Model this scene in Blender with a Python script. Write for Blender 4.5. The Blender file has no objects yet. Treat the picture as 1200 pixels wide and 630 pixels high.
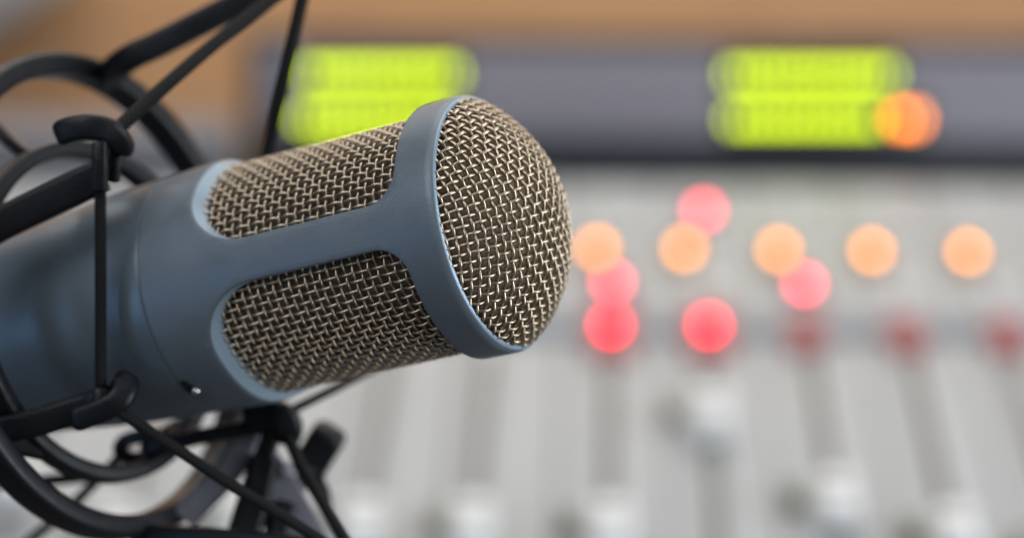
import bpy, bmesh, math, random
import numpy as np
from mathutils import Vector, Matrix, geometry
random.seed(7)
R = math.radians
C = bpy.context.scene.collection
sc = bpy.context.scene

# ------------------------------------------------------------------ camera
F = 3333.333                       # focal length in photo pixels (100 mm on 36 mm, 1200 px wide)
CAM = Vector((0, 0, 0.46))
PITCH = R(12)
rt = Vector((1, 0, 0)); fw = Vector((0, math.cos(PITCH), -math.sin(PITCH))); up = Vector((0, math.sin(PITCH), math.cos(PITCH)))
cam = bpy.data.cameras.new('camera'); camo = bpy.data.objects.new('camera', cam); C.objects.link(camo)
camo.location = CAM; camo.rotation_euler = (math.pi/2 - PITCH, 0, 0)
cam.lens = 100; cam.sensor_width = 36; cam.clip_start = 0.02; cam.clip_end = 50
cam.dof.use_dof = True; cam.dof.focus_distance = 0.5435; cam.dof.aperture_fstop = 5.6; cam.dof.aperture_blades = 0
sc.camera = camo

def cv(x, y, z):                    # a direction: right, up, forward -> world
    return rt*x + up*y + fw*z
def P(px, py, d):                   # a point of the place, d metres in front of the lens plane
    return CAM + cv((px-600)/F*d, -(py-315)/F*d, d)

# ------------------------------------------------------------------ materials
def mat(name, col, rough=.5, metal=0., bump=0., bscale=400., var=0., vscale=60., emit=None, estr=0., coat=0., rvar=0., spec=.5):
    m = bpy.data.materials.new(name); m.use_nodes = True
    nt = m.node_tree; b = nt.nodes['Principled BSDF']
    b.inputs['Base Color'].default_value = (*col, 1); b.inputs['Roughness'].default_value = rough
    b.inputs['Metallic'].default_value = metal; b.inputs['Coat Weight'].default_value = coat
    b.inputs['Specular IOR Level'].default_value = spec
    tc = nt.nodes.new('ShaderNodeTexCoord')
    if var or rvar:
        n = nt.nodes.new('ShaderNodeTexNoise'); n.inputs['Scale'].default_value = vscale; n.inputs['Detail'].default_value = 5
        nt.links.new(tc.outputs['Object'], n.inputs['Vector'])
        if var:
            r = nt.nodes.new('ShaderNodeMapRange'); r.inputs[1].default_value = .3; r.inputs[2].default_value = .7
            r.inputs[3].default_value = 1-var; r.inputs[4].default_value = 1+var
            nt.links.new(n.outputs['Fac'], r.inputs[0])
            mx = nt.nodes.new('ShaderNodeVectorMath'); mx.operation = 'SCALE'; mx.inputs[0].default_value = col
            nt.links.new(r.outputs[0], mx.inputs['Scale']); nt.links.new(mx.outputs[0], b.inputs['Base Color'])
        if rvar:
            r2 = nt.nodes.new('ShaderNodeMapRange'); r2.inputs[1].default_value = .3; r2.inputs[2].default_value = .7
            r2.inputs[3].default_value = rough-rvar; r2.inputs[4].default_value = rough+rvar
            nt.links.new(n.outputs['Fac'], r2.inputs[0]); nt.links.new(r2.outputs[0], b.inputs['Roughness'])
    if bump:
        n2 = nt.nodes.new('ShaderNodeTexNoise'); n2.inputs['Scale'].default_value = bscale; n2.inputs['Detail'].default_value = 3
        nt.links.new(tc.outputs['Object'], n2.inputs['Vector'])
        bp = nt.nodes.new('ShaderNodeBump'); bp.inputs['Strength'].default_value = bump; bp.inputs['Distance'].default_value = .0004
        nt.links.new(n2.outputs['Fac'], bp.inputs['Height']); nt.links.new(bp.outputs[0], b.inputs['Normal'])
    if emit:
        b.inputs['Emission Color'].default_value = (*emit, 1); b.inputs['Emission Strength'].default_value = estr
    return m

M = {}
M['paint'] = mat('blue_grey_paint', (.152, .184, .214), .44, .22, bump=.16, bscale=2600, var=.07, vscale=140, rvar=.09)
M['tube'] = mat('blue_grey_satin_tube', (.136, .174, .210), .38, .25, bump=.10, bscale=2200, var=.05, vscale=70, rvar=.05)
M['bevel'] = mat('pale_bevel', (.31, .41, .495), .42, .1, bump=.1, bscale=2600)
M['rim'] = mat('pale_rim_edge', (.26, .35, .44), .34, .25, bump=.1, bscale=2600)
M['wire'] = mat('nickel_wire', (.53, .435, .325), .38, 1.0, bump=.15, bscale=3000, var=.14, vscale=500, rvar=.08)
M['cloth'] = mat('dark_inner_gauze', (.155, .112, .075), .8, 0, bump=.8, bscale=2500, var=.3, vscale=900)
M['black'] = mat('black_plastic', (.008, .009, .0115), .42, 0, bump=.25, bscale=1500, var=.15, vscale=120, rvar=.08, spec=.28)
M['grey_plastic'] = mat('charcoal_plastic', (.20, .20, .23), .55, 0, bump=.25, bscale=1500, var=.12, vscale=120)
M['steel'] = mat('bright_steel', (.75, .72, .68), .18, 1)
M['hole'] = mat('dark_recess', (.01, .01, .012), .6)
M['panel'] = mat('light_grey_panel', (.345, .350, .352), .55, 0, bump=.1, bscale=900, var=.04, vscale=9)
M['strip'] = mat('blue_grey_strip', (.15, .175, .21), .5, 0, var=.05, vscale=20)
M['slot'] = mat('fader_slot_black', (.02, .02, .02), .6)
M['scale'] = mat('printed_scale_grey', (.285, .285, .28), .6)
M['white_cap'] = mat('white_cap', (.70, .70, .69), .8, spec=.15)
M['grey_cap'] = mat('pale_translucent_cap', (.50, .50, .49), .5)
M['knob_shade'] = mat('dark_olive_shade', (.12, .12, .075), .5)  # dark colour for the shade at the left of each fader knob
M['housing'] = mat('dark_housing', (.016, .019, .026), .6, spec=.3)
M['face'] = mat('grey_violet_face', (.195, .185, .215), .5, 0, var=.08, vscale=6)
M['meter_black'] = mat('meter_window_black', (.02, .02, .02), .35)
M['green'] = mat('lit_green_segment', (.1, .2, .01), .5, emit=(.76, 1, .0), estr=4.7)
M['amber_seg'] = mat('lit_amber_segment', (.3, .1, .02), .5, emit=(1, .25, .02), estr=13)
M['amber'] = mat('amber_cap', (.30, .12, .012), .5); M['amber_lamp'] = mat('lit_amber_lamp', (.5, .25, .06), .5, emit=(1, .29, .0), estr=13)
M['pink'] = mat('pink_red_cap', (.26, .025, .035), .5); M['pink_lamp'] = mat('lit_pink_red_lamp', (.5, .06, .08), .5, emit=(1, .05, .10), estr=16)
M['red'] = mat('red_cap', (.30, .006, .012), .5); M['red_lamp'] = mat('lit_red_lamp', (.45, .02, .03), .5, emit=(1, .005, .03), estr=17)
M['dull_red'] = mat('unlit_red_button', (.27, .010, .018), .5)
M['ledge'] = mat('grey_ledge', (.10, .10, .115), .6)

def wood_mat():
    m = bpy.data.materials.new('light_brown_wood'); m.use_nodes = True
    nt = m.node_tree; b = nt.nodes['Principled BSDF']; b.inputs['Roughness'].default_value = .5
    tc = nt.nodes.new('ShaderNodeTexCoord'); mp = nt.nodes.new('ShaderNodeMapping'); mp.inputs['Scale'].default_value = (3, 1, 14)
    n = nt.nodes.new('ShaderNodeTexNoise'); n.inputs['Scale'].default_value = 3; n.inputs['Detail'].default_value = 6
    r = nt.nodes.new('ShaderNodeValToRGB')
    r.color_ramp.elements[0].position = .3; r.color_ramp.elements[0].color = (.42, .215, .098, 1)
    r.color_ramp.elements[1].position = .7; r.color_ramp.elements[1].color = (.54, .305, .150, 1)
    nt.links.new(tc.outputs['Object'], mp.inputs[0]); nt.links.new(mp.outputs[0], n.inputs['Vector'])
    nt.links.new(n.outputs['Fac'], r.inputs[0]); nt.links.new(r.outputs[0], b.inputs['Base Color'])
    return m
M['wood'] = wood_mat()
M['plaster'] = mat('grey_plaster', (.36, .36, .37), .8, var=.06, vscale=5)

def cord_mat():
    m = bpy.data.materials.new('black_braided_cord'); m.use_nodes = True
    nt = m.node_tree; b = nt.nodes['Principled BSDF']
    b.inputs['Base Color'].default_value = (.013, .013, .014, 1); b.inputs['Roughness'].default_value = .75; b.inputs['Specular IOR Level'].default_value = .3
    uv = nt.nodes.new('ShaderNodeUVMap')
    hs = []
    for sx in (1, -1):
        mp = nt.nodes.new('ShaderNodeMapping'); mp.inputs['Scale'].default_value = (1, sx, 1)
        w = nt.nodes.new('ShaderNodeTexWave'); w.bands_direction = 'DIAGONAL'; w.inputs['Scale'].default_value = 1.0
        nt.links.new(uv.outputs[0], mp.inputs[0]); nt.links.new(mp.outputs[0], w.inputs['Vector']); hs.append(w)
    mx = nt.nodes.new('ShaderNodeMath'); mx.operation = 'MULTIPLY'
    nt.links.new(hs[0].outputs['Fac'], mx.inputs[0]); nt.links.new(hs[1].outputs['Fac'], mx.inputs[1])
    bp = nt.nodes.new('ShaderNodeBump'); bp.inputs['Strength'].default_value = .9; bp.inputs['Distance'].default_value = .0005
    nt.links.new(mx.outputs[0], bp.inputs['Height']); nt.links.new(bp.outputs[0], b.inputs['Normal'])
    cr = nt.nodes.new('ShaderNodeValToRGB'); cr.color_ramp.elements[0].color = (.006, .006, .006, 1); cr.color_ramp.elements[1].color = (.013, .013, .013, 1)
    nt.links.new(mx.outputs[0], cr.inputs[0]); nt.links.new(cr.outputs[0], b.inputs['Base Color'])
    return m
M['cord'] = cord_mat()

# ------------------------------------------------------------------ helpers
def tag(o, label=None, cat=None, group=None, kind=None):
    if label: o['label'] = label
    if cat: o['category'] = cat
    if group: o['group'] = group
    if kind: o['kind'] = kind
    return o

def link(name, me, m, parent=None, sharp=40):
    me.materials.append(m)
    me.polygons.foreach_set('use_smooth', [True]*len(me.polygons))
    if sharp: me.set_sharp_from_angle(angle=R(sharp))
    o = bpy.data.objects.new(name, me); C.objects.link(o)
    if parent: o.parent = parent
    return o

def from_lists(name, vs, fs, m, parent=None, sharp=40, fixn=True):
    me = bpy.data.meshes.new(name); me.from_pydata([tuple(v) for v in vs], [], fs); me.validate()
    if fixn:
        bm = bmesh.new(); bm.from_mesh(me); bmesh.ops.recalc_face_normals(bm, faces=bm.faces); bm.to_mesh(me); bm.free()
    return link(name, me, m, parent, sharp)

def empty(name, mw):
    o = bpy.data.objects.new(name, None); C.objects.link(o); o.matrix_world = mw; o.empty_display_size = .02
    return o

class MB:                            # collects pieces of one part
    def __init__(s): s.v = []; s.f = []; s.uv = []
    def add(s, vs, fs):
        k = len(s.v); s.v += [Vector(v) for v in vs]; s.f += [tuple(i+k for i in f) for f in fs]
    def build(s, name, m, parent=None, off=None, sharp=40):
        vs = [v-off for v in s.v] if off is not None else s.v
        return from_lists(name, vs, s.f, m, parent, sharp)
    def bevel_box(s, c, size, bev, seg=2, top=None):
        bm = bmesh.new(); bmesh.ops.create_cube(bm, size=1)
        for v in bm.verts:
            v.co = Vector((v.co.x*size[0], v.co.y*size[1], v.co.z*size[2]))
            if top and v.co.z > 0: v.co.x *= top; v.co.y *= top
        bmesh.ops.bevel(bm, geom=list(bm.edges), offset=bev, segments=seg, profile=.5, affect='EDGES')
        bm.verts.index_update()
        s.add([v.co+Vector(c) for v in bm.verts], [[v.index for v in f.verts] for f in bm.faces]); bm.free()
    def lathe(s, prof, n=96, frame=None, closed=False):   # prof: (r, z) along +Z
        fr = frame or Matrix.Identity(4); vs = []; fs = []
        for r, z in prof:
            for i in range(n):
                a = 2*math.pi*i/n; vs.append(fr @ Vector((r*math.cos(a), r*math.sin(a), z)))
        m_ = len(prof)
        for j in range(m_ if closed else m_-1):
            k = (j+1) % m_
            for i in range(n):
                i2 = (i+1) % n; fs.append((j*n+i, j*n+i2, k*n+i2, k*n+i))
        s.add(vs, fs)
    def sweep(s, path, prof, ref, closed=False):          # prof: list of (side, up) offsets, or a function of t
        n = len(path); vs = []; fs = []
        for i, p in enumerate(path):
            a = path[(i-1) % n] if (closed or i > 0) else path[i]; b = path[(i+1) % n] if (closed or i < n-1) else path[i]
            t = (b-a).normalized(); rf = ref(i) if callable(ref) else ref
            sd = t.cross(rf).normalized(); nr = sd.cross(t).normalized()
            pr = prof(i/(n-1)) if callable(prof) else prof
            vs += [p + sd*x + nr*y for x, y in pr]
        k = len(prof(0)) if callable(prof) else len(prof)
        for i in range(n if closed else n-1):
            j = (i+1) % n
            for q in range(k):
                q2 = (q+1) % k; fs.append((i*k+q, i*k+q2, j*k+q2, j*k+q))
        if not closed:
            fs.append(tuple(range(k))[::-1]); fs.append(tuple((n-1)*k+q for q in range(k)))
        s.add(vs, fs)

def rrect(w, h, r, n=4):
    out = []
    for cx, cy, a0 in ((w/2-r, h/2-r, 0), (-w/2+r, h/2-r, 90), (-w/2+r, -h/2+r, 180), (w/2-r, -h/2+r, 270)):
        for i in range(n+1):
            a = R(a0+90*i/n); out.append((cx+r*math.cos(a), cy+r*math.sin(a)))
    return out
def circ(r, n=16): return [(r*math.cos(2*math.pi*i/n), r*math.sin(2*math.pi*i/n)) for i in range(n)]
def capsule(r, n=16, tip=.16, fl=1.):
    def f(t):
        q = 1.
        if t < tip: q = math.sqrt(max(0, 1-((tip-t)/tip)**2))
        if t > 1-tip: q = math.sqrt(max(0, 1-((t-1+tip)/tip)**2))
        q = max(q, .12)
        return [(math.copysign(abs(x/r)**.48, x)*r*q, math.copysign(abs(y/r)**.48, y)*r*q*fl) for x, y in circ(r, n)]
    return f
def spline(pts, n=8):
    out = []; m_ = len(pts)
    for i in range(m_-1):
        p0 = pts[max(i-1, 0)]; p1 = pts[i]; p2 = pts[i+1]; p3 = pts[min(i+2, m_-1)]
        for k in range(n):
            t = k/n
            out.append(.5*((2*p1)+(p2-p0)*t+(2*p0-5*p1+4*p2-p3)*t*t+(3*p1-p0-3*p2+p3)*t**3))
    out.append(pts[-1]); return out

def tubes(name, paths, norms, rad, m, parent, sides=7, closed=None):   # many wires woven into ONE mesh part
    V = []; Fc = []; base = 0
    ang = np.arange(sides)*2*np.pi/sides
    for k, (p, nn) in enumerate(zip(paths, norms)):
        cl = closed[k] if closed else False
        n = len(p)
        if cl: t = np.roll(p, -1, 0)-np.roll(p, 1, 0)
        else: t = np.gradient(p, axis=0)
        t /= np.linalg.norm(t, axis=1)[:, None]
        b = np.cross(t, nn); b /= np.linalg.norm(b, axis=1)[:, None]; n2 = np.cross(b, t)
        v = p[:, None, :] + rad*(np.cos(ang)[None, :, None]*b[:, None, :] + np.sin(ang)[None, :, None]*n2[:, None, :])
        V.append(v.reshape(-1, 3))
        i = np.arange(n if cl else n-1); j = (i+1) % n
        q = np.arange(sides); q2 = (q+1) % sides
        f = np.stack([i[:, None]*sides+q[None], i[:, None]*sides+q2[None], j[:, None]*sides+q2[None], j[:, None]*sides+q[None]], -1).reshape(-1, 4)
        Fc.append(f+base); base += n*sides
    V = np.concatenate(V); Fc = np.concatenate(Fc)
    me = bpy.data.meshes.new(name); me.vertices.add(len(V)); me.vertices.foreach_set('co', V.ravel())
    me.loops.add(Fc.size); me.loops.foreach_set('vertex_index', Fc.ravel().astype(np.int32))
    me.polygons.add(len(Fc)); me.polygons.foreach_set('loop_start', np.arange(len(Fc), dtype=np.int32)*4)
    me.update(calc_edges=True); me.validate()
    return link(name, me, m, parent, 0)

# ================================================================== MICROPHONE
TILT = R(24.5); ix, iy = .974, .225
ax = cv(ix*math.cos(TILT), iy*math.cos(TILT), -math.sin(TILT)).normalized()
near = (cv(-ix*math.sin(TILT), -iy*math.sin(TILT), -math.cos(TILT))).normalized()
down = cv(.225, -.974, 0)
X = near; Z = ax; Y = Z.cross(X).normalized()
SG = 1 if Y.dot(down) > 0 else -1
mc = P(583, 260, .560)
MW = Matrix.Translation(mc) @ Matrix((X, Y, Z)).transposed().to_4x4()
mic = empty('microphone', MW)
tag(mic, 'blue grey studio microphone with woven silver mesh grille, held in the black shock mount', 'microphone')

def interp(tab, z):
    for (z0, r0), (z1, r1) in zip(tab, tab[1:]):
        if z <= z1:
            t = (z-z0)/(z1-z0); return r0+(r1-r0)*t
    return tab[-1][1]
ZS = -.0680; ZF = -.0022
TAB = [(ZS, .02490), (-.061, .02535), (-.050, .02550), (-.012, .02565), (-.006, .0259), (ZF, .0260)]
def Rz(z):
    return (interp(TAB, z-.002)+interp(TAB, z)+interp(TAB, min(z+.002, ZF)))/3
RR = .0255
RIBC = -9
RIBS = [-9, 126, 216]
rib_half = 10.2
def win_loop(c_deg, span, g_side, g_back, g_front, rb, rf, nc=12):
    a = R(span-2*rib_half)/2*RR + g_side
    z0 = -.0532-g_back; z1 = -.0092+g_front; out = []
    for (sx, zc, rr, a0) in ((1, z1, rf, 0), (-1, z1, rf, 90), (-1, z0, rb, 180), (1, z0, rb, 270)):
        cx = sx*(a-rr); cz = zc-rr if zc == z1 else zc+rr
        for i in range(nc+1):
            t = R(a0+90*i/nc); out.append((cx+rr*math.cos(t), cz+rr*math.sin(t)))
    # densify the straight runs
    res = []; n = len(out)
    for i in range(n):
        p = out[i]; q = out[(i+1) % n]; res.append(p)
        if i % (nc+1) == nc:
            for k in range(1, 26): res.append((p[0]+(q[0]-p[0])*k/26, p[1]+(q[1]-p[1])*k/26))
    c = SG*R(c_deg)*RR
    return [(x+c, z) for x, z in res]
def on(u, z, depth=0.): 
    r = Rz(min(z, ZF))-depth; f = u/RR
    return Vector((r*math.cos(f), r*math.sin(f), z))

cage = MB(); bev = MB()
centers = [((RIBS[i]+(RIBS[(i+1)%3]+360*(i==2)))/2, RIBS[(i+1)%3]+360*(i==2)-RIBS[i]) for i in range(3)]
steps = [(.00045, .0036, .0006, .0136, .0068, 0), (.0003, .0033, .0004, .0135, .0066, .00006), (.00016, .0029, .0002, .0132, .0064, .0003),
         (.00003, .0004, .00003, .0114, .0060, .0019), (0, 0, 0, .0110, .0060, .0022), (0, 0, 0, .0110, .0060, .0034)]
rib_back = SG*R(RIBS[1])*RR         # the seam of the unrolled sheet runs along a hidden rib
L = 2*math.pi*RR
def wrap(u):
    while u < rib_back: u += L
    while u >= rib_back+L: u -= L
    return u
loops0 = []
for c, span in centers:
    lp = [win_loop(c, span, s[0], s[1], s[2], s[3], s[4]) for s in steps]
    sh = wrap(SG*R(c)*RR)-SG*R(c)*RR
    lp = [[(u+sh, z) for u, z in q] for q in lp]
    loops0.append(lp[0])
    n = len(lp[0])
    vs = [on(u, z, s[5]) for q, s in zip(lp, steps) for u, z in q]
    for tgt_, j0, j1 in ((cage, 0, 2), (bev, 2, 4), (cage, 4, 5)):
        tgt_.add(vs[j0*n:(j1+1)*n], [(j*n+i, j*n+(i+1) % n, (j+1)*n+(i+1) % n, (j+1)*n+i) for j in range(j1-j0) for i in range(n)])
def inside(p, poly):
    x, y = p; r_ = False; j = len(poly)-1
    for i in range(len(poly)):
        xi, yi = poly[i]; xj, yj = poly[j]
        if (yi > y) != (yj > y) and x < (xj-xi)*(y-yi)/(yj-yi)+xi: r_ = not r_
        j = i
    return r_
pts = []; edges = []
NU = 132; NV = 46
def bl(plist):
    k = len(pts); pts.extend(plist); m_ = len(plist); edges.extend([(k+i, k+(i+1) % m_) for i in range(m_)])
rect = [(rib_back+L*i/NU, ZS) for i in range(NU)]+[(rib_back+L, ZS+(ZF-ZS)*j/NV) for j in range(NV)]
rect += [(rib_back+L*(1-i/NU), ZF) for i in range(NU)]+[(rib_back, ZF-(ZF-ZS)*j/NV) for j in range(NV)]
bl(rect)
arr = [np.array(l) for l in loops0]
for l in loops0: bl(l)
for i in range(1, NU):
    for j in range(1, NV):
        p = (rib_back+L*i/NU, ZS+(ZF-ZS)*j/NV)
        if any(inside(p, l) for l in loops0): continue
        if min(np.min(np.hypot(a[:, 0]-p[0], a[:, 1]-p[1])) for a in arr) < .0005: continue
        pts.append(p)
v2, e2, f2, *_ = geometry.delaunay_2d_cdt([Vector((p[0]*1000, p[1]*1000)) for p in pts], edges, [], 0, 1e-5)
v2 = [(v.x/1000, v.y/1000) for v in v2]
fs = []
for f in f2:
    c = (sum(v2[i][0] for i in f)/len(f), sum(v2[i][1] for i in f)/len(f))
    if not any(inside(c, l) for l in loops0): fs.append(tuple(f))
cage.add([on(u, z) for u, z in v2], fs)
# rolled front lip of the ring, then the wall inside it
lip = [(Rz(ZF), ZF)]
for i in range(1, 9):
    a = R(90*i/8); lip.append((.0260-.0011+.0011*math.cos(a), ZF+.0021*math.sin(a)))
lip += [(.02480, -.00012), (.02466, -.0004), (.02455, -.0010), (.0245, -.0035)]
NL = NU
vs = []
for r, z in lip:
    for i in range(NL):
        f = (rib_back+L*i/NL)/RR; vs.append((r*math.cos(f), r*math.sin(f), z))
rim = MB()
for tgt_, j0, j1 in ((cage, 0, 5), (rim, 5, len(lip)-1)):
    tgt_.add(vs[j0*NL:(j1+1)*NL], [(j*NL+i, j*NL+(i+1) % NL, (j+1)*NL+(i+1) % NL, (j+1)*NL+i) for j in range(j1-j0) for i in range(NL)])
# rear edge of the cage tucks in at the seam
tk = [(Rz(ZS), ZS), (Rz(ZS)-.00010, ZS-.00006), (Rz(ZS)-.0006, ZS-.0001)]
vs = []
for r, z in tk:
    for i in range(NL):
        f = (rib_back+L*i/NL)/RR; vs.append((r*math.cos(f), r*math.sin(f), z))
cage.add(vs, [(j*NL+i, j*NL+(i+1) % NL, (j+1)*NL+(i+1) % NL, (j+1)*NL+i) for j in range(len(tk)-1) for i in range(NL)])
me = bpy.data.meshes.new('grille_cage'); me.from_pydata([tuple(v) for v in cage.v], [], cage.f)
bm = bmesh.new(); bm.from_mesh(me); bmesh.ops.remove_doubles(bm, verts=bm.verts, dist=1e-6); bmesh.ops.recalc_face_normals(bm, faces=bm.faces); bm.to_mesh(me); bm.free()
link('grille_cage', me, M['paint'], mic, 48)

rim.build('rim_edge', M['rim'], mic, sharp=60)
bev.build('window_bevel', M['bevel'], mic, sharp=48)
# rear tube
b = MB()
prof = [(.0238, -.0682), (.02460, -.0682), (.02478, -.0683), (.02486, -.0686)]
ctl = [Vector((r, z, 0)) for z, r in ((-.0690, .02485), (-.079, .02440), (-.089, .02375), (-.100, .02275), (-.112, .02145), (-.124, .02045), (-.140, .0193), (-.160, .0188), (-.170, .0187))]
prof += [(v.x, v.y) for v in spline(ctl, 8)] + [(.0183, -.1715), (.0175, -.1722), (.0, -.1722)]
out = []
for i, p in enumerate(prof):
    out.append(p)
b.lathe(out, 128)
b.build('body_tube', M['tube'], mic, sharp=35)

# set screw low on the cage
phs = SG*R(47.5); zs = -.0668
er = Vector((math.cos(phs), math.sin(phs), 0)); et = Vector((-math.sin(phs), math.cos(phs), 0))
sr = Rz(zs)
fr = Matrix((er.cross(Vector((0, 0, 1))), Vector((0, 0, 1)), er)).transposed().to_4x4(); fr.translation = er*sr+Vector((0, 0, zs))
s_ = MB(); k = 28; vs = []; fs = []
for q, hh in ((1.0, .00006), (.93, .00012), (.8, .00005)):
    for i in range(k):
        a = 2*math.pi*i/k; d = et*SG*(.0026*q*math.cos(a))+(Vector((0, 0, 1))+et*SG*.5)*(.00125*q*math.sin(a))
        v = Vector((d.x, d.y, d.z))+er*sr+Vector((0, 0, zs)); rr_ = math.hypot(v.x, v.y); s0 = (Rz(v.z)+hh)/rr_
        vs.append(Vector((v.x*s0, v.y*s0, v.z)))
fs = [(j*k+i, j*k+(i+1) % k, (j+1)*k+(i+1) % k, (j+1)*k+i) for j in range(2) for i in range(k)]+[tuple(2*k+i for i in range(k))]
s_.add(vs, fs); s_.build('screw_recess', M['hole'], mic)
s2 = MB(); fr2 = fr.copy(); fr2.translation = fr.translation + et*SG*.0012+Vector((0, 0, .0006))
s2.lathe([(.0, .00085), (.0004, .00078), (.0007, .00055), (.0009, .0001), (.0009, -.0008)], 24, fr2)
s2.build('set_screw', M['steel'], mic)

# woven side mesh: one fabric of wires
RM = .02335; WR = .00030; AMP = .00029; NPH = 82; PZ = .00178
z0g, z1g = -.0590, -.0040
paths = []; norms = []; cl = []
nz = int((z1g-z0g)/PZ)
zz = np.linspace(z0g, z0g+nz*PZ, nz*8+1)
for k in range(NPH):
    f = 2*np.pi*k/NPH + random.uniform(-.0045, .0045); r = RM+AMP*np.cos(np.pi*((zz-z0g)/PZ+k))
    paths.append(np.stack([r*np.cos(f), r*np.sin(f), zz], -1)); norms.append(np.tile([np.cos(f), np.sin(f), 0], (len(zz), 1))); cl.append(False)
ff = np.arange(NPH*8)*2*np.pi/(NPH*8)
for j in range(nz+1):
    r = RM-AMP*np.cos(np.pi*(ff*NPH/(2*np.pi)+j))
    zj = z0g+j*PZ+random.uniform(-.00009, .00009)+.00006*np.sin(ff*3+j)
    paths.append(np.stack([r*np.cos(ff), r*np.sin(ff), zj], -1)); norms.append(np.stack([np.cos(ff), np.sin(ff), 0*ff], -1)); cl.append(True)
tubes('side_mesh', paths, norms, WR, M['wire'], mic, 7, cl)

# woven front dome
RB = .02475; H = .0128; RHO = (RB*RB+H*H)/(2*H); PD = .00190; ZB = -.0004
AM = math.asin(RB/RHO)*RHO
ROT = R(4)
paths = []; norms = []
def dome(a, b_, h):
    cu = a*np.cos(ROT)-b_*np.sin(ROT); cw = a*np.sin(ROT)+b_*np.cos(ROT)
    s = np.hypot(cu, cw); th = np.arctan2(cw, cu); al = s/RHO
    nrm = np.stack([np.sin(al)*np.cos(th), np.sin(al)*np.sin(th), np.cos(al)], -1)
    return nrm*(RHO+h)[:, None]+np.array([0, 0, H-RHO+ZB]), nrm
K = int(AM/PD)
for j in range(-K, K+1):
    c0 = j*PD; half = math.sqrt(max(AM*AM-c0*c0, 0))
    if half < PD: continue
    t = np.linspace(-half, half, int(2*half/PD*9)+2)
    jit = random.uniform(-.00010, .00010)+.00007*np.sin(t*190+j)
    p, n = dome(t, np.full_like(t, c0+jit), AMP*np.cos(np.pi*(t/PD+j))); paths.append(p); norms.append(n)
    p, n = dome(np.full_like(t, c0+jit), t, -AMP*np.cos(np.pi*(t/PD+j))); paths.append(p); norms.append(n)
tubes('front_mesh', paths, norms, WR*1.04, M['wire'], mic, 7)

# dark gauze liner under both meshes
g = MB()
pr = [(.0, H-.0016+ZB)]
for i in range(1, 25):
    al = math.asin(RB/RHO)*i/24*.97; pr.append(((RHO-.0013)*math.sin(al), (RHO-.0013)*math.cos(al)+H-RHO+ZB))
pr += [(.0222, -.004), (.0222, -.06)]
g.lathe(pr, 96)
g.build('mesh_liner', M['cloth'], mic, sharp=60)

# ================================================================== SHOCK MOUNT
ORI = P(112, 366, .598)
mount = empty('shock_mount', Matrix.Translation(ORI))
tag(mount, 'black plastic elastic-cord shock mount of two rings cradling the microphone', 'shock mount')
def ring_frame(px, py, d, tilt):
    c = P(px, py, d); a = cv(ix*math.cos(tilt), iy*math.cos(tilt), -math.sin(tilt)).normalized()
    n = cv(-ix*math.sin(tilt), -iy*math.sin(tilt), -math.cos(tilt)).normalized()
    return c, a, n, down.normalized()
def ring_pt(fr, rad, ps):            # ps: 0 near side, 90 low, 180 far side, 270 high
    c, a, n, d = fr; return c + n*(rad*math.cos(R(ps))) + d*(rad*math.sin(R(ps)))
def ring(name, fr, rad, w, h, m):
    b = MB(); pth = [ring_pt(fr, rad, 360*i/128) for i in range(128)]
    b.sweep(pth, rrect(w, h, min(w, h)*.3), lambda i: fr[1], True)   # up = the ring's axis
    return b.build(name, m, mount, ORI)
ofr = ring_frame(112, 345, .600, R(30.5)); orad = 275*.600/F
ifr = ring_frame(112, 364, .598, R(35)); irad = 193*.598/F
ring('outer_ring', ofr, orad, .0050, .0072, M['black'])
ring('inner_ring', ifr, irad, .0036, .0050, M['black'])
VIEW = -fw
def px(n, d): return n*d/F

def arm(name, pts, w, h, m, ref=None, n=6, r=.28):
    b = MB(); pth = spline([p for p in pts], n); b.sweep(pth, rrect(w, h, min(w, h)*r), ref or VIEW)
    return b.build(name, m, mount, ORI)

DH = .567
DC = .5645
# near arms of the inner ring, each ending in a hook
def hook(pth, rad, post=None, prong=None, m=None):
    b = MB()
    b.sweep(spline(pth, 8), capsule(rad, 18, .13), VIEW)
    for q in (post, prong):
        if q: b.sweep(spline(q[0], 6), capsule(q[1], 14, .12), cv(1, 0, 0))
    return b.build('cord_hook', m or M['black'], mount, ORI)

a1 = ring_pt(ifr, irad, 300)
arm('cradle_arm', [P(-40, 287, .572), P(0, 263, .571), P(60, 234, .569), P(119, 206, DH)], px(40, DH), .0042, M['black'])
arm('cradle_arm', [ring_pt(ifr, irad, 335), P(-40, 287, .573), P(-15, 272, .572)], px(30, DH), .004, M['black'])
hook([P(71, 158, DH+.002), P(84, 152, DH), P(106, 149, DH-.001), P(128, 154, DH), P(141, 168, DH+.002), P(142, 181, DH+.003)], px(15.5, DH),
     ([P(117, 165, DC), P(117, 190, DC-.0005), P(117, 226, DC)], px(9, DH)), ([P(134, 172, DH+.003), P(134, 200, DH+.003), P(133, 215, DH+.003)], px(7, DH)))
arm('cradle_arm', [ring_pt(ifr, irad, 45), P(-5, 508, .573), P(45, 494, .571), P(100, 477, .569), P(128, 468, DH)], px(34, DH), .0042, M['black'])
hook([P(84, 493, DH+.002), P(104, 486, DH+.001), P(126, 477, DH), P(141, 466, DH), P(147, 452, DH+.002), P(142, 446, DH+.004)], px(15, DH),
     ([P(119, 455, DH), P(119, 470, DH-.0005), P(121, 484, DH)], px(9, DH)))
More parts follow.
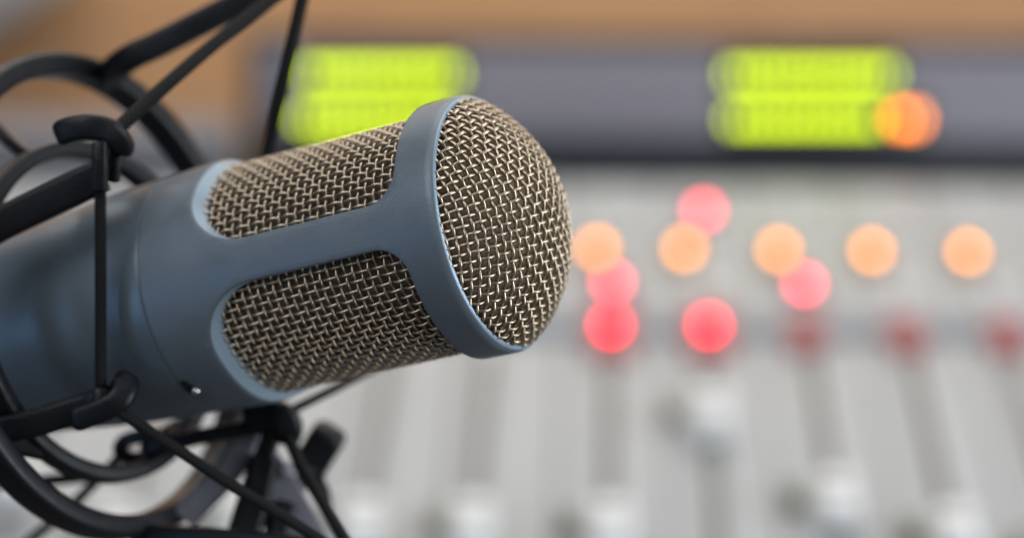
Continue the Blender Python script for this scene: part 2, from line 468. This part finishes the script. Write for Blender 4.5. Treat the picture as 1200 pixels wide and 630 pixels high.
# far arms
arm('cradle_arm', [ring_pt(ifr, irad, 128), P(175, 522, .606), P(250, 508, .602), P(328, 494, .600)], px(19, .6), .004, M['black'])
hook([P(286, 490, .601), P(310, 486, .600), P(330, 487, .599), P(338, 500, .600), P(334, 516, .602)], px(17, .6))
arm('cradle_arm', [ring_pt(ifr, irad, 215), P(200, 260, .628), P(262, 285, .622)], px(22, .6), .004, M['black'])
hook([P(248, 290, .624), P(268, 280, .622), P(288, 282, .624)], px(10, .6))
b = MB(); b.sweep(spline([P(185, 532, .612), P(156, 537, .612), P(142, 528, .612), P(147, 516, .611), P(170, 510, .609), P(205, 512, .607)], 8), rrect(px(17, .61), .004, .0006), VIEW)
b.build('arm_root', M['black'], mount, ORI)

# outer arms
arm('outer_arm', [ring_pt(ofr, orad, 247), P(150, 69, .604), P(188, 51, .603), P(235, 27, .604), P(290, -1, .606), P(350, -36, .608)], px(31, .60), .0048, M['black'])
arm('outer_arm', [ring_pt(ofr, orad, 93), P(165, 625, .597), P(260, 632, .586), P(350, 641, .578), P(420, 656, .574)], px(27, .59), .0048, M['black'])
arm('outer_arm', [ring_pt(ofr, orad, 178), P(340, 372, .640), P(420, 395, .632), P(492, 402, .624)], px(20, .63), .0045, M['black'])
def nearest(fr, rad, x, y):
    best = None
    for k in range(360):
        q = ring_pt(fr, rad, k)-CAM; d = q.dot(fw); e = math.hypot(600+q.dot(rt)/d*F-x, 315-q.dot(up)/d*F-y)
        if best is None or e < best[0]: best = (e, k)
    return ring_pt(fr, rad, best[1])
n1 = nearest(ifr, irad, 40, 190); dn = (n1-CAM).dot(fw)
arm('cradle_arm', [n1, P(12, 166, dn+.006), P(-30, 126, dn+.012)], px(14, .63), .004, M['black'])
hook([P(325, -30, .606), P(345, -46, .605), P(372, -40, .607)], px(13, .6))
hook([P(385, 652, .574), P(405, 644, .573), P(425, 652, .576)], px(12, .58))

# mounting bracket with its thumb screw
b = MB()
poly = [(296, 515), (322, 524), (338, 545), (392, 640), (372, 655), (318, 655), (304, 600), (286, 560)]
dz0, dz1 = .606, .617
cx_, cy_ = 335, 588
lay = [(.93, dz0), (1, dz0+.0009), (1, dz1-.0009), (.93, dz1)]
n = len(poly)
b.add([P(cx_+(x-cx_)*s, cy_+(y-cy_)*s, d) for s, d in lay for x, y in poly],
      [(j*n+i, j*n+(i+1) % n, (j+1)*n+(i+1) % n, (j+1)*n+i) for j in range(3) for i in range(n)]+[tuple(range(n))[::-1], tuple(3*n+i for i in range(n))])
m2 = MB(); m2.sweep(spline([P(292, 500, .606), P(270, 548, .607), P(215, 606, .606)], 8), rrect(px(33, .606), .006, .0012), VIEW)
m2.build('bracket_strut', M['grey_plastic'], mount, ORI)
m2 = MB(); m2.sweep([P(316, 500, .608), P(306, 545, .609), P(288, 600, .608), P(276, 640, .607)], rrect(px(28, .608), .006, .001), VIEW)
m2.build('bracket_strut', M['black'], mount, ORI)
br = b.build('bracket', M['grey_plastic'], mount, ORI, 50)
b = MB(); b.sweep([P(312, 535, .604), P(300, 590, .603), P(285, 640, .602)], rrect(px(30, .6), .006, .0012), VIEW); b.sweep([P(338, 588, .605), P(330, 615, .604), P(322, 650, .603)], rrect(px(22, .6), .005, .001), VIEW)
b.build('bracket_rib', M['black'], mount, ORI)
b = MB(); k0 = P(333, 550, .6045)
fs_ = Matrix((cv(1, 0, 0), cv(0, 1, 0), -fw)).transposed().to_4x4(); fs_.translation = k0
b.lathe([(0, .0011), (.0011, .0009), (.0016, .0003), (.0017, -.003)], 24, fs_); b.build('bracket_screw', M['grey_plastic'], mount, ORI)
b = MB(); b.sweep(spline([P(356, 556, .624), P(372, 530, .622), P(391, 500, .620)], 10), capsule(px(21.5, .62), 20, .22), VIEW)
b.build('thumb_knob', M['black'], mount, ORI)
b = MB(); b.sweep([P(345, 575, .616), P(366, 545, .621)], circ(px(10, .62)), VIEW); b.sweep([P(366, 545, .621), P(381, 578, .616), P(384, 600, .614)], circ(px(7, .62)), VIEW)
b.build('knob_stem', M['black'], mount, ORI)

# the elastic cords
def cord(pts, dpx, sag=0):
    me_p = spline(pts, 10)
    d0 = (pts[0]-CAM).dot(fw); rad = px(dpx, d0)/2; ns = 12
    vs = []; fs = []; uvs = []; s = 0
    for i, p in enumerate(me_p):
        a = me_p[max(i-1, 0)]; b_ = me_p[min(i+1, len(me_p)-1)]; t = (b_-a).normalized()
        sd = t.cross(VIEW).normalized(); nr = sd.cross(t).normalized()
        if i: s += (p-me_p[i-1]).length
        for q in range(ns):
            an = 2*math.pi*q/ns; vs.append(p-ORI+sd*rad*math.cos(an)+nr*rad*math.sin(an))
    lens = [0]
    for i in range(1, len(me_p)): lens.append(lens[-1]+(me_p[i]-me_p[i-1]).length)
    for i in range(len(me_p)-1):
        for q in range(ns):
            q2 = (q+1) % ns; fs.append((i*ns+q, i*ns+q2, (i+1)*ns+q2, (i+1)*ns+q))
            for (ii, qq) in ((i, q), (i, q+1), (i+1, q+1), (i+1, q)): uvs.append((lens[ii]/(rad*1.5), qq/ns*4.0))
    me = bpy.data.meshes.new('elastic_cord'); me.from_pydata([tuple(v) for v in vs], [], fs)
    ul = me.uv_layers.new(name='UVMap')
    for i, u in enumerate(uvs): ul.data[i].uv = u
    return link('elastic_cord', me, M['cord'], mount, 0)
cord([P(362, -36, .602), P(318, 0, .597), P(252, 51, .587), P(190, 104, .576), P(139, 150, .568)], 16.5)
cord([P(117, 190, DC+.0025), P(117.5, 225, DC+.0015), P(118, 330, DC+.0005), P(118, 430, DC+.002), P(119, 470, DC+.005)], 14)
cord([P(137, 480, DH-.001), P(200, 521, DH), P(270, 567, DH+.001), P(330, 603, DH+.002), P(400, 648, .572)], 14)
cord([P(333, 497, .599), P(350, 540, .597), P(376, 585, .592), P(412, 645, .580)], 15)
cord([P(334, 484, .600), P(380, 461, .607), P(430, 435, .615), P(492, 402, .622)], 11)
cord([P(284, 290, .624), P(311, 185, .612), P(333, 90, .602), P(364, -44, .600)], 15.5)
cord([P(20, 645, .640), P(70, 604, .632), P(104, 572, .624), P(140, 535, .615)], 12)
cord([P(-20, 566, .630), P(60, 562, .622), P(150, 549, .616), P(205, 515, .610)], 14)

# ================================================================== MIXING CONSOLE
aw_c = Vector((112/F, (315+1156)/F, 1)).normalized()          # away along the channel strips (right, up, forward)
row_c = Vector((1, -.0060, 0)); row_c.z = -(row_c.x*aw_c.x+row_c.y*aw_c.y)/aw_c.z; row_c.normalize()
AW = cv(*aw_c); ROW = cv(*row_c); NO = ROW.cross(AW).normalized()
O = P(712, 430, 1.112)
KM = Matrix.Translation(O) @ Matrix((ROW, AW, NO)).transposed().to_4x4()
console = empty('mixing_console', KM)
tag(console, 'pale grey mixing console with white faders and lit amber and red buttons, behind the microphone', 'mixing console')
def uv(pxx, pyy, h=0):
    d = cv((pxx-600)/F, -(pyy-315)/F, 1); o = O+NO*h; t = (o-CAM).dot(NO)/d.dot(NO)
    q = CAM+d*t-O; return q.dot(ROW), q.dot(AW)
vb = uv(712, 212)[1]; vf = uv(712, 760)[1]
u0, u1 = -.42, .36
b = MB(); b.bevel_box(((u0+u1)/2, (vb+vf)/2, -.035), (u1-u0, vb-vf, .07), .004)
b.build('top_panel', M['panel'], console)
# dividing strip by the row of red buttons
v3 = uv(712, 386)[1]
b = MB(); b.bevel_box(((u0+u1)/2, v3, .0012), (u1-u0-.01, .016, .0028), .0008); b.build('divider_strip', M['strip'], console)
# rear hood, lower at the left where the meter unit ends
b = MB(); b.bevel_box(((u0+uv(283, 205)[0])/2-.004, vb+.020, -.012), (uv(283, 205)[0]-u0, .036, .060), .006); b.build('rear_hood', M['ledge'], console)

def button(pxx, pyy, w, l, m, label, h=.004, lamp=None):
    u, v = uv(pxx, pyy, h); b = MB(); b.bevel_box((0, 0, h/2), (w, l, h), min(.0012, h*.3), 2, .93)
    o = b.build('button', m, console); o.location = (u, v, 0); 
    if label: o['label'] = label
    if lamp:
        b = MB(); b.bevel_box((0, 0, h+.0003), (lamp[1], lamp[2], .0012), .0004, 2); b.build('lamp', lamp[0], o)
    return o
cols = [716, 831, 945.5, 1062, 1180]                      # column positions at the red row
def colx(i, y): return 712+(712-712+cols[i]-712)*((y+1156)/(384+1156))
for x in (700, 802, 913, 1022, 1135): button(x, 293+(x-900)*.010, .0130, .0260, M['amber'], 'lit amber button', .004, (M['amber_lamp'], .0042, .0080))
button(825, 247, .0130, .0250, M['pink'], 'lit pink red button in the back row', .004, (M['pink_lamp'], .0042, .0080))
button(718, 331, .0130, .0250, M['pink'], 'lit pink red button', .004, (M['pink_lamp'], .0042, .0080))
button(943, 333, .0130, .0250, M['pink'], 'lit pink red button', .004, (M['pink_lamp'], .0042, .0080))
for x, y in ((716, 382), (831, 382)): button(x, y, .0185, .0440, M['red'], 'lit red button', .005, (M['red_lamp'], .0050, .0100))
for x, y in ((945, 386), (1062, 387), (1180, 388)): button(x, y, .0140, .030, M['dull_red'], 'unlit dark red button', .005)
for i in range(-4, 5):
    for y in (235, 262, 331):
        x = 712+(4+115.7*i)*((y+1156)/1540)
        if y == 331 and i in (0, 2): continue
        if y == 262 or (y == 235 and i == 1): x += 18
        if x > 1230: continue
        button(x, y+(x-712)*.01, .0085, .013, M['grey_cap'], 'unlit pale button', .004)
sm = MB()
for i in range(-4, 5):
    uu = uv(712+4+115.7*(i+.5), 384)[0]; sm.bevel_box((uu, (vb+vf)/2, .0003), (.0012, vb-vf-.012, .0006), .0002)
sm.build('module_seam', M['slot'], console)
# faders
slot_px = [(457, 430), (572, 430), (714, 430), (827, 430), (953, 430), (1070, 430), (1183, 430), (330, 430), (205, 430), (80, 430)]
vt = uv(712, 412)[1]; vl = uv(712, 735)[1]
knob_y = {0: 610, 1: 612, 2: 614, 3: 480, 4: 582, 5: 622, 6: 640, 7: 600, 8: 618, 9: 560}
for k, (x, y) in enumerate(slot_px):
    u, v = uv(x, y)
    b = MB(); b.bevel_box((0, 0, .0008), (.0085, vt-vl, .0016), .0004)
    o = b.build('fader_track', M['scale'], console); o.location = (u, (vt+vl)/2, 0)
    s_ = MB(); s_.bevel_box((0, 0, .0020), (.0022, vt-vl-.006, .0018), .0004); s_.build('fader_slot', M['slot'], o)
    ky = knob_y[k]; kv = uv(x, ky, .010)[1]
    b = MB(); b.bevel_box((0, 0, .0085), (.0150, .030, .0110), .002, 3, .86)
    f_ = b.build('fader_knob', M['white_cap'], console); f_.location = (u, kv, 0)
    s_ = MB(); s_.bevel_box((0, 0, .0142), (.0126, .0016, .0008), .0002); s_.build('pointer_line', M['slot'], f_)
    b = MB(); b.bevel_box((0, 0, .003), (.0075, .012, .006), .0012, 2, .9)  # dark block coloured as the shade left of the knob, no real button
    o2 = b.build('button', M['knob_shade'], console); o2.location = (u-.0140, kv+.013, 0); o2['label'] = 'dark olive block standing for the shade beside a fader knob'

# ================================================================== METER UNIT (stands behind the console)
dm = 1.335
mo = P(285, 204, dm)
mn = cv(0, math.sin(R(8)), -math.cos(R(8))).normalized(); mx_ = cv(1, -.010, 0).normalized(); my_ = mn.cross(mx_).normalized(); mn = mx_.cross(my_).normalized()
MM = Matrix.Translation(mo) @ Matrix((mx_, my_, mn)).transposed().to_4x4()
meter = empty('meter_display', MM)
tag(meter, 'wide dark framed meter display with rows of lit green bars, standing behind the console', 'meter display')
def mxy(pxx, pyy, h=0):
    d = cv((pxx-600)/F, -(pyy-315)/F, 1); o = mo+mn*h; t = (o-CAM).dot(mn)/d.dot(mn); q = CAM+d*t-mo; return q.dot(mx_), q.dot(my_)
w_ = .44; h_ = mxy(285, 36)[1]
b = MB(); b.bevel_box((w_/2, h_/2, -.030), (w_, h_, .060), .003); b.build('housing', M['housing'], meter)
yb = mxy(600, 160)[1]; yt = mxy(600, 58)[1]
b = MB(); b.bevel_box((w_/2+.002, (yb+yt)/2, .0007), (w_-.012, yt-yb, .0022), .0006); b.build('face_panel', M['face'], meter)
def level(x0, x1, y, ambers=()):
    stp = 16.2; n = int(round((x1-x0)/stp))+1
    xs = [x0+i*stp for i in range(n)]; xa = list(ambers)
    a0, yy = mxy(min(xs)-13, y); a1, _ = mxy(max(xs+xa)+13, y)
    b = MB(); b.bevel_box(((a0+a1)/2, yy, .0026), (a1-a0, .0203, .0018), .0004)
    o = b.build('level_bar', M['meter_black'], meter)
    for x in xs+xa:
        q, y2 = mxy(x, y, .004); b = MB(); b.bevel_box((q, y2, .0040), (.0038, .0056, .0014), .0003)
        s = b.build('segment', M['amber_seg'] if x in xa else M['green'], o)
        s['label'] = 'lit amber segment' if x in xa else 'lit green segment'
level(367, 526, 86); level(357, 516, 139)
level(861, 1041, 88); level(861, 1030, 140, (1055, 1071))

# ================================================================== BACKGROUND WALL
wd = 2.3
wo = P(600, 100, wd); wn = Vector((0, -1, 0))
b = MB(); b.bevel_box((0, .05, -.1), (3.0, .1, 1.9), .004)
wall = b.build('wall', M['wood'], None); wall.location = wo; wall.location.y += 0
tag(wall, 'light brown wooden wall blurred in the background', 'wall', kind='structure')
gp = MB(); gw = P(-90, -70, wd-.06)
gp.bevel_box((0, 0, 0), (.22, .03, .17), .008)
g1 = gp.build('wall_panel', M['plaster'], None); g1.location = gw; g1.rotation_euler = (0, R(-32), 0)
tag(g1, 'pale grey panel on the brown wall at its upper left', 'wall panel')

# ================================================================== LIGHT
def area(name, pos, target, sx, sy, power, col):
    l = bpy.data.lights.new(name, 'AREA'); l.shape = 'RECTANGLE'; l.size = sx; l.size_y = sy; l.energy = power; l.color = col
    o = bpy.data.objects.new(name, l); C.objects.link(o); o.location = pos
    o.rotation_euler = (target-pos).to_track_quat('-Z', 'Y').to_euler(); return o
tgt = mc
area('window_light', CAM+cv(1.05, .06, .30), tgt, .9, .9, 16, (.86, .93, 1))
area('front_fill', CAM+cv(-.75, .98, -.42), tgt, 1.2, 1.1, 12.5, (.88, .94, 1))  # added soft fill that brightens the rib and upper body
area('ceiling_light', CAM+cv(.1, 1.35, .95), CAM+cv(0, -.1, 1.1), 1.5, 1.0, 12.5, (1, .97, .93))
area('wall_fill', CAM+cv(.0, 1.2, 1.75), CAM+cv(0, .0, 2.4), 2.4, .4, 27, (1, .97, .92))  # added lamp, only there to brighten the wooden wall
area('blue_screen_light', CAM+cv(-.78, -.10, .18), CAM+cv(-.1, 0, .6), .16, .30, .6, (.3, .58, 1))
w = bpy.data.worlds.new('World'); sc.world = w; w.use_nodes = True
w.node_tree.nodes['Background'].inputs[0].default_value = (1, .96, .94, 1); w.node_tree.nodes['Background'].inputs[1].default_value = .08
sc.view_settings.view_transform = 'Standard'; sc.view_settings.look = 'None'; sc.view_settings.exposure = 0; sc.view_settings.gamma = 1
sc.cycles.use_denoising = True
try:
    sc.cycles.denoiser = 'OPENIMAGEDENOISE'; sc.cycles.denoising_input_passes = 'RGB_ALBEDO_NORMAL'; sc.cycles.denoising_prefilter = 'ACCURATE'
except Exception: pass
sc.cycles.sample_clamp_indirect = 6; sc.cycles.max_bounces = 6
sc.cycles.use_adaptive_sampling = False
